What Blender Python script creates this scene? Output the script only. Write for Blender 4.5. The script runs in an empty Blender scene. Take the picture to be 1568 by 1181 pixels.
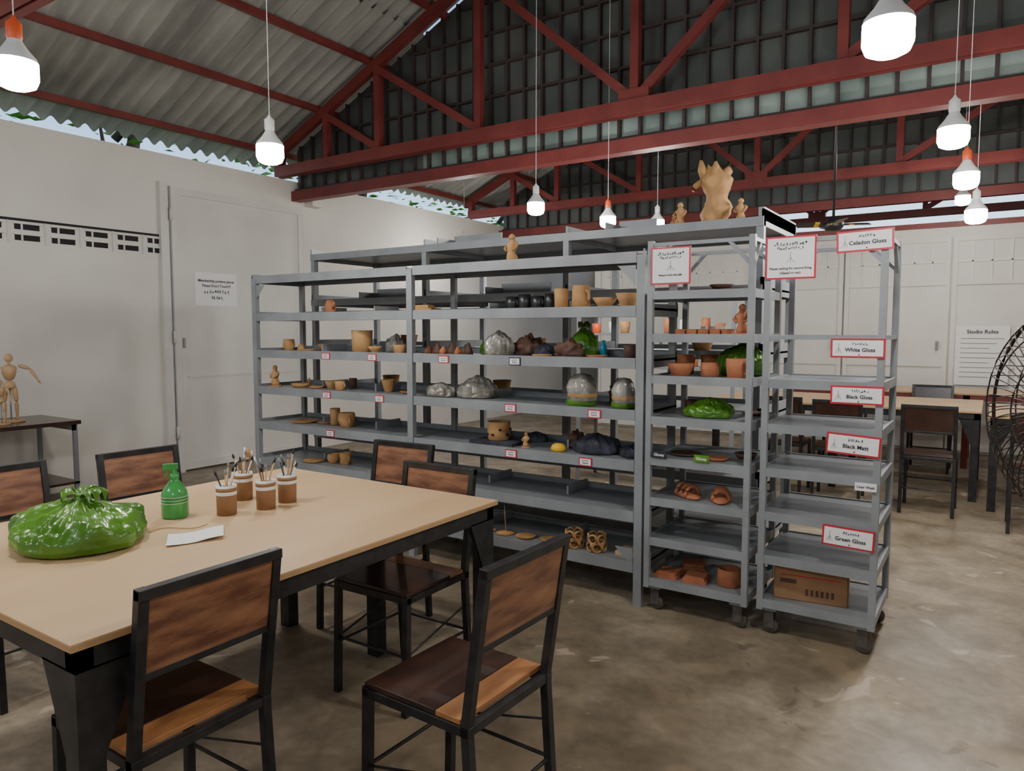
import bpy, math, random
from mathutils import Vector, Matrix, noise
random.seed(7)
sc = bpy.context.scene
R90X = Matrix.Rotation(math.radians(90), 4, 'X')

# ---------------------------------------------------------------- materials
def mat(name, col, rough=0.6, metal=0.0, col2=None, scale=6.0, bump=0.0, bscale=40.0, emit=0.0,
        coat=0.0, trans=0.0, stretch=None, detail=6.0, contrast=(0.35, 0.65), rvar=0.0):
    m = bpy.data.materials.new(name); m.use_nodes = True
    nt = m.node_tree; N = nt.nodes; L = nt.links
    b = N['Principled BSDF']
    b.inputs['Base Color'].default_value = (*col, 1)
    b.inputs['Roughness'].default_value = rough
    b.inputs['Metallic'].default_value = metal
    if coat: b.inputs['Coat Weight'].default_value = coat
    if trans: b.inputs['Transmission Weight'].default_value = trans
    if emit:
        b.inputs['Emission Color'].default_value = (*col, 1)
        b.inputs['Emission Strength'].default_value = emit
    tc = N.new('ShaderNodeTexCoord'); mp = N.new('ShaderNodeMapping')
    L.new(tc.outputs['Object'], mp.inputs['Vector'])
    if stretch: mp.inputs['Scale'].default_value = stretch
    if col2:
        n = N.new('ShaderNodeTexNoise'); n.inputs['Scale'].default_value = scale
        n.inputs['Detail'].default_value = detail
        r = N.new('ShaderNodeValToRGB')
        r.color_ramp.elements[0].position = contrast[0]; r.color_ramp.elements[1].position = contrast[1]
        r.color_ramp.elements[0].color = (*col, 1); r.color_ramp.elements[1].color = (*col2, 1)
        L.new(mp.outputs[0], n.inputs['Vector']); L.new(n.outputs['Fac'], r.inputs[0])
        L.new(r.outputs[0], b.inputs['Base Color'])
    if bump:
        n2 = N.new('ShaderNodeTexNoise'); n2.inputs['Scale'].default_value = bscale
        n2.inputs['Detail'].default_value = 5
        bp = N.new('ShaderNodeBump'); bp.inputs['Strength'].default_value = bump
        bp.inputs['Distance'].default_value = 0.01
        L.new(mp.outputs[0], n2.inputs['Vector']); L.new(n2.outputs['Fac'], bp.inputs['Height'])
        L.new(bp.outputs[0], b.inputs['Normal'])
    return m

M = {}
M['wall'] = mat('wall_paint', (.76,.735,.685), .75, col2=(.67,.645,.595), scale=1.0, bump=.15, bscale=25)
M['door'] = mat('door_paint', (.70,.685,.645), .5, col2=(.63,.615,.575), scale=2)
M['steel'] = mat('grey_enamel', (.185,.20,.215), .40, col2=(.235,.25,.265), scale=5, bump=.04)
M['steel2'] = mat('light_grey_enamel', (.27,.29,.31), .42, col2=(.215,.23,.248), scale=6, bump=.04)
M['black'] = mat('black_tube', (.010,.010,.012), .38, col2=(.026,.026,.028), scale=20)
M['red'] = mat('red_oxide_steel', (.15,.025,.024), .5, col2=(.20,.038,.034), scale=4)
M['panel'] = mat('dark_lattice_panel', (.075,.09,.09), .5, col2=(.12,.135,.13), scale=2)
M['panel_l'] = mat('pale_lattice_panel', (.36,.46,.43), .5, col2=(.17,.23,.22), scale=1.5)
M['lbar'] = mat('lattice_bar', (.055,.04,.04), .6)
M['roof'] = mat('fibre_cement', (.36,.36,.335), .85, col2=(.20,.20,.19), scale=1.3, bump=.2, stretch=(.6,2.6,1))
M['ply'] = mat('plywood', (.66,.46,.265), .48, col2=(.54,.355,.19), scale=1.7, stretch=(2.5,.8,1), bump=.04, contrast=(.3,.75), detail=9)
M['plyedge'] = mat('plywood_edge', (.45,.28,.14), .6)
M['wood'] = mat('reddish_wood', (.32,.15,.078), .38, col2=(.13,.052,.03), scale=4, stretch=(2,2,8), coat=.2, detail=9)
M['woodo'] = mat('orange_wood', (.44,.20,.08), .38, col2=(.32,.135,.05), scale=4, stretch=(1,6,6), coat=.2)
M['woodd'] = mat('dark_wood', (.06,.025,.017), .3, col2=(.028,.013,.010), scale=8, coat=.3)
M['clay'] = mat('buff_clay', (.50,.29,.125), .8, col2=(.40,.215,.085), scale=12, bump=.2)
M['terra'] = mat('terracotta', (.46,.18,.085), .8, col2=(.36,.125,.058), scale=10, bump=.2)
M['darkclay'] = mat('dark_clay', (.12,.055,.035), .7, col2=(.07,.035,.025), scale=9)
M['wetclay'] = mat('dark_mug_glaze', (.02,.02,.022), .35)
M['paper'] = mat('paper', (.80,.80,.80), .7)
M['ink'] = mat('ink', (.02,.02,.035), .7)
M['signred'] = mat('sign_red', (.50,.02,.045), .4)
M['green'] = mat('green_plastic_film', (.125,.31,.028), .28, col2=(.05,.155,.012), scale=6, coat=.3, bump=.9, bscale=14)
M['greenb'] = mat('green_bottle', (.09,.50,.13), .12, trans=.45)
M['film'] = mat('clear_plastic_film', (.34,.33,.30), .2, col2=(.15,.135,.11), scale=12, coat=.6, bump=1.0, bscale=26)
M['cloth'] = mat('dark_cloth', (.016,.016,.02), .9, col2=(.05,.055,.08), scale=14)
M['card'] = mat('cardboard', (.33,.185,.095), .8, col2=(.28,.15,.075), scale=9)
M['cardlid'] = mat('white_band', (.75,.74,.70), .6)
M['bulb'] = mat('led_diffuser', (1.0,.965,.905), .5, emit=265)
M['bulbbody'] = mat('white_plastic', (.75,.76,.76), .4)
M['orange'] = mat('orange_socket', (.75,.11,.03), .4)
M['rubber'] = mat('rubber', (.05,.045,.042), .6, col2=(.10,.085,.07), scale=20)
M['yellow'] = mat('yellow_paint', (.75,.45,.03), .5)
M['blue'] = mat('blue_plastic', (.03,.3,.45), .3)
M['pale'] = mat('pale_wood', (.60,.40,.22), .5, col2=(.52,.33,.17), scale=5)
M['slot'] = mat('painted_recess_shade', (.02,.02,.02), .9)  # near-black colour stands in for the shade inside openings
M['leaf'] = mat('leaf', (.05,.17,.015), .5, col2=(.14,.32,.03), scale=3)
M['bark'] = mat('bark', (.05,.035,.02), .9)
M['wire'] = mat('cage_wire', (.05,.035,.028), .4, metal=.6)
M['greytile'] = mat('grey_print', (.25,.25,.25), .5)

def floor_mat():
    m = bpy.data.materials.new('worn_concrete'); m.use_nodes = True
    nt = m.node_tree; N = nt.nodes; L = nt.links; b = N['Principled BSDF']
    tc = N.new('ShaderNodeTexCoord')
    def noise_(s, d=8, dist=0, off=0):
        n = N.new('ShaderNodeTexNoise'); n.inputs['Scale'].default_value = s; n.inputs['Detail'].default_value = d
        n.inputs['Distortion'].default_value = dist
        mp = N.new('ShaderNodeMapping'); mp.inputs['Location'].default_value = (off, off*.7, 0)
        L.new(tc.outputs['Object'], mp.inputs[0]); L.new(mp.outputs[0], n.inputs['Vector']); return n
    def ramp(src, p0, c0, p1, c1):
        r = N.new('ShaderNodeValToRGB'); e = r.color_ramp.elements
        e[0].position = p0; e[1].position = p1; e[0].color = (*c0, 1); e[1].color = (*c1, 1)
        L.new(src, r.inputs[0]); return r
    def mixc(fac, a, c, k=1.0, mode='MIX'):
        x = N.new('ShaderNodeMix'); x.data_type = 'RGBA'; x.blend_type = mode
        if fac is None: x.inputs['Factor'].default_value = k
        else:
            q = N.new('ShaderNodeMath'); q.operation = 'MULTIPLY'; q.inputs[1].default_value = k
            L.new(fac, q.inputs[0]); L.new(q.outputs[0], x.inputs['Factor'])
        L.new(a, x.inputs[6])
        if isinstance(c, tuple): x.inputs[7].default_value = (*c, 1)
        else: L.new(c, x.inputs[7])
        return x.outputs[2]
    big = ramp(noise_(.75, 7, .8).outputs['Fac'], .35, (.215,.172,.12), .65, (.335,.285,.22))
    med = ramp(noise_(4.2, 10, .7).outputs['Fac'], .36, (.66,.63,.58), .64, (1.12,1.10,1.07))
    c = mixc(None, big.outputs[0], med.outputs[0], .9, 'MULTIPLY')
    fine = ramp(noise_(22, 6, .2).outputs['Fac'], .35, (.82,.81,.79), .65, (1.08,1.08,1.08))
    c = mixc(None, c, fine.outputs[0], .8, 'MULTIPLY')
    tan = ramp(noise_(1.7, 8, 1.2, 7).outputs['Fac'], .56, (0,0,0), .66, (1,1,1))
    c = mixc(tan.outputs[0], c, (.36,.27,.175), .45)
    sp = ramp(noise_(3.1, 10, 1.5).outputs['Fac'], .645, (0,0,0), .68, (1,1,1))
    c = mixc(sp.outputs[0], c, (.52,.42,.34), .6)
    dk = ramp(noise_(2.6, 9, 1.0, 3).outputs['Fac'], .655, (0,0,0), .69, (1,1,1))
    c = mixc(dk.outputs[0], c, (.09,.07,.05), .55)
    L.new(c, b.inputs['Base Color'])
    rr = ramp(noise_(2.2, 5).outputs['Fac'], .3, (.34,)*3, .7, (.6,)*3); L.new(rr.outputs[0], b.inputs['Roughness'])
    bp = N.new('ShaderNodeBump'); bp.inputs['Strength'].default_value = .15; bp.inputs['Distance'].default_value = .01
    L.new(noise_(18, 6).outputs['Fac'], bp.inputs['Height']); L.new(bp.outputs[0], b.inputs['Normal'])
    return m
M['floor'] = floor_mat()

# ---------------------------------------------------------------- builder
class B:
    def __init__(s): s.v = []; s.f = []; s.m = []; s.sm = []; s.mats = []
    def mi(s, k):
        if k not in s.mats: s.mats.append(k)
        return s.mats.index(k)
    def add(s, vs, fs, k, smooth=False):
        o = len(s.v); i = s.mi(k)
        s.v += [tuple(v) for v in vs]
        for f in fs: s.f.append([o+a for a in f]); s.m.append(i); s.sm.append(smooth)
    def box(s, x0, x1, y0, y1, z0, z1, k, mtx=None):
        vs = [Vector((x, y, z)) for z in (z0, z1) for y in (y0, y1) for x in (x0, x1)]
        if mtx: vs = [mtx @ v for v in vs]
        s.add(vs, [(0,2,3,1),(4,5,7,6),(0,1,5,4),(2,6,7,3),(0,4,6,2),(1,3,7,5)], k)
    def bar(s, a, b, w, h, k, up=(0,0,1)):
        a = Vector(a); b = Vector(b); d = (b-a); L = d.length; d.normalize()
        u = Vector(up)
        if abs(d.dot(u)) > .99: u = Vector((0,1,0))
        sx = d.cross(u).normalized(); sz = sx.cross(d).normalized()
        vs = []
        for p in (a, b):
            for i, j in ((-1,-1),(1,-1),(1,1),(-1,1)): vs.append(p + sx*i*w/2 + sz*j*h/2)
        s.add(vs, [(0,1,2,3),(7,6,5,4),(0,4,5,1),(1,5,6,2),(2,6,7,3),(3,7,4,0)], k)
    def tube(s, pts, r, k, n=8, closed=False):
        pts = [Vector(p) for p in pts]; rings = []; N_ = len(pts)
        rs = r if isinstance(r, (list, tuple)) else [r]*N_
        for i, p in enumerate(pts):
            if closed: d = pts[(i+1) % N_] - pts[i-1]
            else: d = pts[min(i+1, N_-1)] - pts[max(i-1, 0)]
            d.normalize(); u = Vector((0,0,1)) if abs(d.z) < .9 else Vector((1,0,0))
            a = d.cross(u).normalized(); b = a.cross(d)
            rings.append([p + (a*math.cos(t)+b*math.sin(t))*rs[i] for t in [2*math.pi*j/n for j in range(n)]])
        vs = [v for r_ in rings for v in r_]; fs = []
        for i in range(N_ if closed else N_-1):
            i2 = (i+1) % N_
            for j in range(n): fs.append((i*n+j, i*n+(j+1) % n, i2*n+(j+1) % n, i2*n+j))
        if not closed: fs += [tuple(range(n))[::-1], tuple((N_-1)*n+j for j in range(n))]
        s.add(vs, fs, k, True)
    def lathe(s, prof, c, k, n=28, wob=0.0, mtx=None, seed=0, sx=1, sy=1):
        c = Vector(c); vs = []; fs = []
        for (r, z) in prof:
            for j in range(n):
                t = 2*math.pi*j/n
                rr = r*(1+wob*noise.noise(Vector((math.cos(t)*1.3+seed, math.sin(t)*1.3, z*12+seed))))
                v = Vector((rr*math.cos(t)*sx, rr*math.sin(t)*sy, z))
                if mtx: v = mtx @ v
                vs.append(c+v)
        for i in range(len(prof)-1):
            for j in range(n): fs.append((i*n+j, i*n+(j+1) % n, (i+1)*n+(j+1) % n, (i+1)*n+j))
        s.add(vs, fs, k, True)
        s.add([vs[j] for j in range(n)], [tuple(range(n))[::-1]], k)
        if prof[-1][0] > 1e-4: s.add([vs[(len(prof)-1)*n+j] for j in range(n)], [tuple(range(n))], k)
    def blob(s, c, rad, k, amp=.25, fr=2.0, seed=0, n=20, flat=True):
        c = Vector(c); vs = []; fs = []; H = n//2
        for i in range(H+1):
            ph = math.pi*i/H
            for j in range(n):
                t = 2*math.pi*j/n
                d = Vector((math.sin(ph)*math.cos(t), math.sin(ph)*math.sin(t), -math.cos(ph)))
                q = 1+amp*noise.noise(d*fr+Vector((seed*3.1, seed, 0)))+amp*.5*noise.noise(d*fr*2.6+Vector((seed, 0, seed)))
                z = d.z*q*rad[2]
                if flat: z = max(z, -rad[2]*.55)
                vs.append(c+Vector((d.x*q*rad[0], d.y*q*rad[1], z + (rad[2]*.55 if flat else 0))))
        for i in range(H):
            for j in range(n): fs.append((i*n+j, i*n+(j+1) % n, (i+1)*n+(j+1) % n, (i+1)*n+j))
        s.add(vs, fs, k, True)
    def text(s, txt, size, mtx, k='ink', align='CENTER'):
        if not txt: return
        cu = bpy.data.curves.new('t', 'FONT'); cu.body = txt; cu.size = size; cu.align_x = align; cu.align_y = 'CENTER'
        cu.resolution_u = 2; cu.offset = size*.022
        o = bpy.data.objects.new('t', cu); sc.collection.objects.link(o)
        dg = bpy.context.evaluated_depsgraph_get(); me = bpy.data.meshes.new_from_object(o.evaluated_get(dg))
        s.add([mtx @ v.co for v in me.vertices], [tuple(p.vertices) for p in me.polygons], k)
        bpy.data.objects.remove(o); bpy.data.curves.remove(cu); bpy.data.meshes.remove(me)
    def obj(s, name, loc=(0,0,0), rot=0.0, bevel=0.0):
        me = bpy.data.meshes.new(name); me.from_pydata(s.v, [], s.f)
        for k in s.mats: me.materials.append(M[k])
        me.polygons.foreach_set('material_index', s.m); me.polygons.foreach_set('use_smooth', s.sm)
        me.update()
        o = bpy.data.objects.new(name, me); o.location = loc; o.rotation_euler = (0,0,rot)
        sc.collection.objects.link(o)
        if bevel:
            md = o.modifiers.new('bev', 'BEVEL'); md.width = bevel; md.segments = 2; md.limit_method = 'ANGLE'
        return o
def dup(o, loc, rot):
    p = bpy.data.objects.new(o.name, o.data); p.location = loc; p.rotation_euler = (0,0,rot)
    sc.collection.objects.link(p)
    for m_ in o.modifiers:
        q = p.modifiers.new(m_.name, m_.type); q.width = m_.width; q.segments = m_.segments; q.limit_method = m_.limit_method
    return p

# ---------------------------------------------------------------- shell
WX = -6.8; EX = 1.9; RX = -2.46
def zr(x): return 3.4+.45*((x-WX) if x <= RX else (2*RX-x-WX))
b = B(); b.box(-7.0, 2.1, -3.2, 15.0, -.15, 0, 'floor'); b.obj('floor')
b = B(); b.box(-7.0, WX, -3.2, 13.6, 0, 3.14, 'wall'); b.box(WX, WX+.14, 5.86, 6.02, 2.87, 3.14, 'wall'); b.obj('wall_left')
b = B(); b.box(EX, 2.1, -3.2, 13.6, 0, 3.14, 'wall'); b.obj('wall_right')
b = B(); b.box(WX, EX, -3.2, -3.05, 0, 3.14, 'wall'); b.obj('wall_front')
b = B(); b.box(-5.05, EX, 9.9, 10.05, 0, 2.62, 'wall')
b.box(-5.09, EX, 9.86, 10.09, 2.62, 2.68, 'red')
b.obj('wall_back')
b = B(); b.box(WX, EX, 13.6, 13.75, 0, 3.14, 'wall'); b.obj('wall_far')

# vent blocks
b = B()
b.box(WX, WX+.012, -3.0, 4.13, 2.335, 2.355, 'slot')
y = -2.9
while y < 4.0:
    for z in (2.175, 2.265):
        b.box(WX, WX+.006, y, y+.19, z, z+.045, 'slot')  # flat box painted dark as a shaded slot, no opening cut
        b.box(WX, WX+.022, y-.012, y+.202, z+.045, z+.055, 'wall')
        b.box(WX, WX+.012, y+.045, y+.06, z, z+.045, 'door')
    b.box(WX, WX+.012, y-.055, y-.045, 2.15, 2.34, 'door')
    y += .285
b.obj('vent_block_strip')

# corrugated roof
def roof(x0, x1, y0, y1, k='roof', off=.16):
    b = B(); n = int((y1-y0)/.15*8); rows = 8; vs = []; fs = []
    for i in range(rows+1):
        x = x0+(x1-x0)*i/rows
        for j in range(n+1):
            yy = y0+(y1-y0)*j/n
            vs.append((x, yy, zr(x)+off+.03*math.sin(2*math.pi*yy/.15)))
    for i in range(rows):
        for j in range(n): a = i*(n+1)+j; fs.append((a, a+1, a+n+2, a+n+1))
    b.add(vs, fs, k, True)
    return b
roof(WX-.46, -4.9, -3.4, 5.8).obj('ceiling_roof_left_lower')
roof(-5.0, RX, -3.4, 5.8, off=.185).obj('ceiling_roof_left_upper')
roof(WX-.34, RX, 5.8, 14).obj('ceiling_roof_left_rear')
roof(EX+.5, RX, -3.4, 14).obj('ceiling_roof_right')
b = B()
xs = [-6.9, -6.13, -5.36, -4.58, -3.8, -3.05, -2.5]
for x in xs+[2*RX-x for x in xs]:
    b.box(x-.025, x+.025, -3.3, 13.9, zr(x)+.055, zr(x)+.115, 'red')
b.obj('trim_roof_purlins')

def truss(y):
    b = B()
    P = [-6.0, -5.25, -4.0, -2.46, -.93, .33, 1.08]
    cz = 3.2
    for dy in (-.035, .035):
        b.bar((WX, y+dy, cz), (EX, y+dy, cz), .05, .11, 'red')
    b.bar((WX-.1, y, zr(WX-.1)), (RX, y, zr(RX)), .06, .10, 'red')
    b.bar((EX+.1, y, zr(EX+.1)), (RX, y, zr(RX)), .06, .10, 'red')
    b.box(WX, WX+.07, y-.05, y+.05, 3.25, zr(WX), 'red'); b.box(EX-.07, EX, y-.05, y+.05, 3.25, zr(WX), 'red')
    for x in P:
        b.bar((x, y, cz+.05), (x, y, zr(x)-.04), .07, .07, 'red', up=(0,1,0))
    for i in range(3):
        b.bar((P[i], y, zr(P[i])-.06), (P[i+1]-.03, y, cz+.08), .06, .07, 'red')
        j = 6-i
        b.bar((P[j], y, zr(P[j])-.06), (P[j-1]+.03, y, cz+.08), .06, .07, 'red')
    b.box(RX-.13, RX+.13, y-.045, y+.045, 3.15, 3.34, 'red')
    return b.obj('roof_truss')
for y in (1.9, 5.5, 9.1, 12.7): truss(y)

def lattice(y, z0, name, light=True, x0=WX, x1=EX):
    b = B()
    zs = z0+.30
    def quad(xa, xb, za, zb_a, zb_b, k):
        b.add([(xa,y+.05,za),(xb,y+.05,za),(xb,y+.05,zb_b),(xa,y+.05,zb_a),
               (xa,y+.07,za),(xb,y+.07,za),(xb,y+.07,zb_b),(xa,y+.07,zb_a)],
              [(0,1,2,3),(7,6,5,4),(0,4,5,1),(3,2,6,7)], k)
    quad(x0, RX, zs, zr(x0)+.10, zr(RX)+.10, 'panel'); quad(RX, x1, zs, zr(RX)+.10, zr(x1)+.10, 'panel')
    if light: quad(x0+1.9, x1, z0, zs, zs, 'panel_l'); quad(x0, x0+1.9, z0, zs, zs, 'panel')
    else: quad(x0, x1, z0, zs, zs, 'panel')
    x = x0+.1
    while x < x1:
        b.box(x-.011, x+.011, y, y+.045, z0, zr(x)+.08, 'lbar'); x += .19
    z = z0+.02
    while z < 5.3:
        xa = max(x0, WX+(z-3.4)/.45) if z > 3.4 else x0
        xb = 2*RX-xa if z > 3.4 else x1
        b.box(xa, min(xb, x1), y+.002, y+.04, z-.012, z+.012, 'lbar'); z += .29
    b.obj(name)
lattice(5.72, 3.02, 'gable_lattice_screen')
b = B(); b.box(WX, EX, 5.67, 5.80, 2.91, 3.02, 'red'); b.obj('trim_cross_beam')
lattice(9.97, 3.05, 'gable_lattice_screen', light=False)
b = B(); b.box(WX, EX, 9.88, 9.98, 2.94, 3.05, 'red'); b.obj('trim_cross_beam_rear')

# door on the left wall
b = B()
b.box(WX, WX+.05, 4.05, 4.13, 0, 2.86, 'door'); b.box(WX, WX+.07, 4.15, 4.21, 0, 2.83, 'door')
b.box(WX, WX+.03, 4.21, 5.78, .02, 2.83, 'door')
for (ya, yb) in ((4.21, 4.27), (5.72, 5.78)): b.box(WX+.03, WX+.055, ya, yb, .02, 2.83, 'door')
for z in (.02, 2.76): b.box(WX+.03, WX+.055, 4.27, 5.72, z, z+.07, 'door')
b.box(WX+.03, WX+.04, 4.30, 5.69, .95, .97, 'door')
b.box(WX+.055, WX+.058, 4.212, 4.218, .02, 2.83, 'steel2'); b.box(WX, WX+.045, 5.78, 5.79, .02, 2.80, 'steel')
b.box(WX, WX+.045, 4.13, 4.15, .02, 2.80, 'steel2')
for z in (.35, 1.3, 2.5): b.tube([(WX+.075, 4.14, z), (WX+.075, 4.14, z+.12)], .014, 'door')
b.box(WX+.055, WX+.07, 4.235, 4.255, 1.25, 1.35, 'steel2')
b.obj('door_1')
def scribble(b, cx, cz, w, h, plane, seed):
    rnd = random.Random(seed); x = -w/2
    while x < w/2-h*.3:
        cw = h*rnd.uniform(.5, .9)
        for q in range(4):
            x0 = x+rnd.uniform(0, cw*.7); z0 = rnd.uniform(-h/2, h*.2)
            if rnd.random() < .5: a = (x0, x0+h*.15, z0, z0+h*.6)
            else: a = (x0, x0+cw*.5, z0, z0+h*.16)
            plane(b, cx+a[0], cx+a[1], cz+a[2], cz+a[3])
        x += cw+h*.15
b = B()
for i in range(6):
    xa = -4.98+i*1.14; xb = xa+1.12
    if xb > EX: break
    b.box(xa, xb, 9.875, 9.90, .03, 2.5, 'door')
    for x in (xa, xb-.05): b.box(x, x+.05, 9.85, 9.88, .03, 2.5, 'door')
    for z in (.03, 1.0, 1.95, 2.45): b.box(xa, xb, 9.855, 9.88, z, z+.05, 'door')
    for j in range(1, 6): b.box(xa+j*.186, xa+j*.186+.016, 9.86, 9.88, 2.0, 2.45, 'cardlid')
    b.box(xa, xb, 9.86, 9.88, 2.21, 2.228, 'cardlid')
    b.box(xa+1.0, xa+1.03, 9.83, 9.86, 1.2, 1.3, 'steel')
b.obj('door_2')

def wallnotice(name, y0, y1, z0, z1, x, lines, scr):
    b = B(); b.box(x, x+.003, y0, y1, z0, z1, 'paper'); T = Matrix.Rotation(math.radians(90), 4, 'Z') @ R90X
    cy = (y0+y1)/2
    for (t, z, s_) in lines: b.text(t, s_, Matrix.Translation((x+.005, cy, z)) @ T)
    def pl(b, a, c, z_, z2): b.box(x+.003, x+.004, a, c, z_, z2, 'ink')
    for (z, w, h, sd) in scr: scribble(b, cy, z, w, h, pl, sd)
    b.obj(name)
wallnotice('door_notice', 4.40, 4.89, 1.68, 2.02, WX+.031,
           [('Membership pottery pieces', 1.935, .038), ('Please Don\'t Touch!!!', 1.885, .038)],
           [(1.82, .30, .036, 3), (1.76, .14, .036, 5)])
b = B()
for (xa, xb, z0, z1, title, nl) in ((-.36, .16, .80, 1.48, 'Studio Rules', 9), (.22, .80, .62, 1.46, 'Go Pottery', 7)):
    b.box(xa, xb, 9.835, 9.848, z0, z1, 'paper')
    b.text(title, .06, Matrix.Translation(((xa+xb)/2, 9.832, z1-.07)) @ R90X)
    for i in range(nl):
        b.box(xa+.05, xb-.05-.07*(i % 3), 9.832, 9.835, z1-.15-i*.055, z1-.142-i*.055, 'greytile')
b.obj('rules_poster')

# ---------------------------------------------------------------- steel shelving
LV = [1.81, 1.54, 1.275, 1.01, .75, .485, .22]
b = B(); X0, X1, XM, Y0, Y1 = -4.53, -1.457, -3.01, 3.40, 3.86
for x in (X0+.02, XM, X1-.02):
    b.box(x-.022, x+.022, Y0-.004, Y0+.03, 0, 1.80, 'steel2')
    b.box(x-.018, x+.018, Y1-.03, Y1, 0, 1.80, 'steel')
for i, z in enumerate(LV):
    b.box(X0, X1, Y0+.02, Y1, z-.012, z, 'steel')
    b.box(X0, XM-.026, Y0, Y0+.012, z-.048, z+.008, 'steel2'); b.box(XM+.026, X1-.046, Y0, Y0+.012, z-.048, z+.008, 'steel2')
    b.box(X0, X1, Y1-.012, Y1+.004, z-.04, z+.03, 'steel')
    for x in (X0, X1-.01): b.box(x, x+.01, Y0, Y1, z-.045, z+.02, 'steel')
    if i > 0:
        for x in (-4.02, -3.5, -2.55, -2.0): b.box(x-.006, x+.006, Y0+.20, Y1-.02, z, z+.05, 'steel2')
for x, sg in ((X0+.045, 1), (X1-.05, -1)):
    for z in (1.75, .30):
        b.add([(x, Y0+.002, z), (x+.1*sg, Y0+.002, z), (x, Y0+.002, z-.1)], [(0,1,2)], 'steel2')
b.obj('steel_storage_shelf')

b = B(); X0, X1, Y0, Y1 = -4.58, -1.04, 4.0, 4.74
for x in (X0+.02, -3.40, -2.245, X1-.02):
    for y in (Y0+.02, Y1-.02): b.box(x-.02, x+.02, y-.02, y+.02, 0, 2.02, 'steel2')
for z in (2.02, 1.66, 1.30, .95, .60, .25):
    b.box(X0, X1, Y0, Y1, z-.012, z, 'steel')
    b.box(X0, X1, Y0-.006, Y0+.006, z-.04, z+.010, 'steel2'); b.box(X0, X1, Y1-.006, Y1+.006, z-.045, z+.03, 'steel')
    for x in (X0, -3.4, -2.245, X1-.012): b.box(x, x+.012, Y0, Y1, z-.04, z+.05, 'steel2')
b.box(X1-.03, X1, Y0, Y1, 2.02, 2.08, 'steel2')
b.box(X1-.9, X1-.03, Y1-.03, Y1, 2.02, 2.07, 'steel2')
for (x0, x1, z0) in ((-3.32, -2.9, 2.02), (-2.0, -1.75, 2.02), (-4.1, -3.75, 1.66), (-2.9, -2.5, 1.66)):
    b.box(x0, x1, 4.25, 4.26, z0, z0+.09, 'steel2'); b.box(x0, x0+.01, 4.05, 4.25, z0, z0+.06, 'steel')
b.obj('tall_steel_rack')

def cart(name, x0, x1, y0, y1, levels, top, frames=()):
    b = B(); p = .028
    for x in (x0, x1-p):
        for y in (y0, y1-p): b.box(x, x+p, y, y+p, .12, top, 'steel2')
    for z in levels:
        b.box(x0+.004, x1-.004, y0+.01, y1-.01, z-.010, z, 'steel')
        b.box(x0+p, x1-p, y0+.002, y0+.012, z-.035, z+.006, 'steel2'); b.box(x0+p, x1-p, y1-.012, y1-.002, z-.03, z+.006, 'steel2')
        for x in (x0+.002, x1-.012): b.box(x, x+.010, y0+p, y1-p, z-.035, z+.006, 'steel2')
    for z in list(frames)+[top-.01]:
        for y in (y0+.004, y1-p+.004): b.box(x0+p, x1-p, y, y+.02, z-.018, z, 'steel2')
        for x in (x0+.004, x1-p+.004): b.box(x, x+.02, y0+p, y1-p, z-.018, z, 'steel2')
    for x, sg in ((x0+p/2, 1), (x1-p/2, -1)):
        for y, sy in ((y0+p, 1), (y1-p, -1)):
            b.bar((x, y, top-.14), (x, y+.11*sy, top-.02), .016, .016, 'steel2')
        for y in (y0+p/2, y1-p/2):
            b.bar((x, y, top-.14), (x+.11*sg, y, top-.02), .016, .016, 'steel2')
    for x in (x0+.05, x1-.05):
        for y in (y0+.05, y1-.05):
            b.box(x-.035, x+.035, y-.035, y+.035, .115, .125, 'steel')
            for d in (-.018, .018): b.box(x-.022, x+.022, y+d-.003, y+d+.003, .03, .118, 'rubber')
            b.lathe([(.0, -.014), (.030, -.014), (.036, -.008), (.036, .008), (.030, .014), (.0, .014)], (x+.008, y, .036), 'rubber', n=18, mtx=R90X)
    return b.obj(name)
C1 = (-1.435, -.915, 3.38, 3.90); C2 = (-.875, -.375, 3.40, 3.91)
CL = [.165, .375, .58, .785, .99, 1.195]
cart('rolling_shelf_cart', *C1, CL+[1.40, 1.61], 1.86)
cart('rolling_shelf_cart', *C2, CL, 1.84, frames=(1.40,))

def sign(x0, x1, z0, z1, y, txt, tilt=0, name='glaze_sign', top=None):
    b = B(); cx, cz = (x0+x1)/2, (z0+z1)/2; w, h = (x1-x0)/2, (z1-z0)/2
    b.box(-w, w, 0, .004, -h, h, 'signred'); b.box(-w+.008, w-.008, -.002, 0, -h+.008, h-.008, 'paper')
    def pl(b, a, c, z_, z2): b.box(a, c, -.003, -.002, z_, z2, 'ink')
    if len(txt) == 1:
        b.text(txt[0], min(.024, h*.55), Matrix.Translation((0.01, -.004, -h*.18)) @ R90X)
        scribble(b, .01, h*.42, w*.6, h*.28, pl, int(abs(z0)*977))
        b.box(.004, .010, -.003, -.002, -h*.75, -h*.6, 'signred')
        b.bar((-w*.7, -.003, -h*.5), (-w*.7, -.003, h*.5), .0015, .002, 'greytile')
        for q in (-1, 1): b.bar((-w*.7, -.003, 0), (-w*.7+q*.012, -.003, -h*.5), .0012, .0015, 'greytile')
    else:
        scribble(b, 0, h*.62, w*1.3, h*.15, pl, 31); scribble(b, 0, h*.42, w*1.1, h*.13, pl, 32)
        b.bar((0, -.003, -h*.25), (0, -.003, h*.28), .0015, .002, 'greytile')
        for q in (-1, 1): b.bar((0, -.003, 0), (q*.02, -.003, -h*.25), .0012, .0015, 'greytile')
        for i, t in enumerate(txt): b.text(t, .0142, Matrix.Translation((0, -.004, -h*.50-i*.02)) @ R90X)
    o = b.obj(name, (cx, y, cz)); o.rotation_euler = (0, math.radians(tilt), 0)
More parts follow.
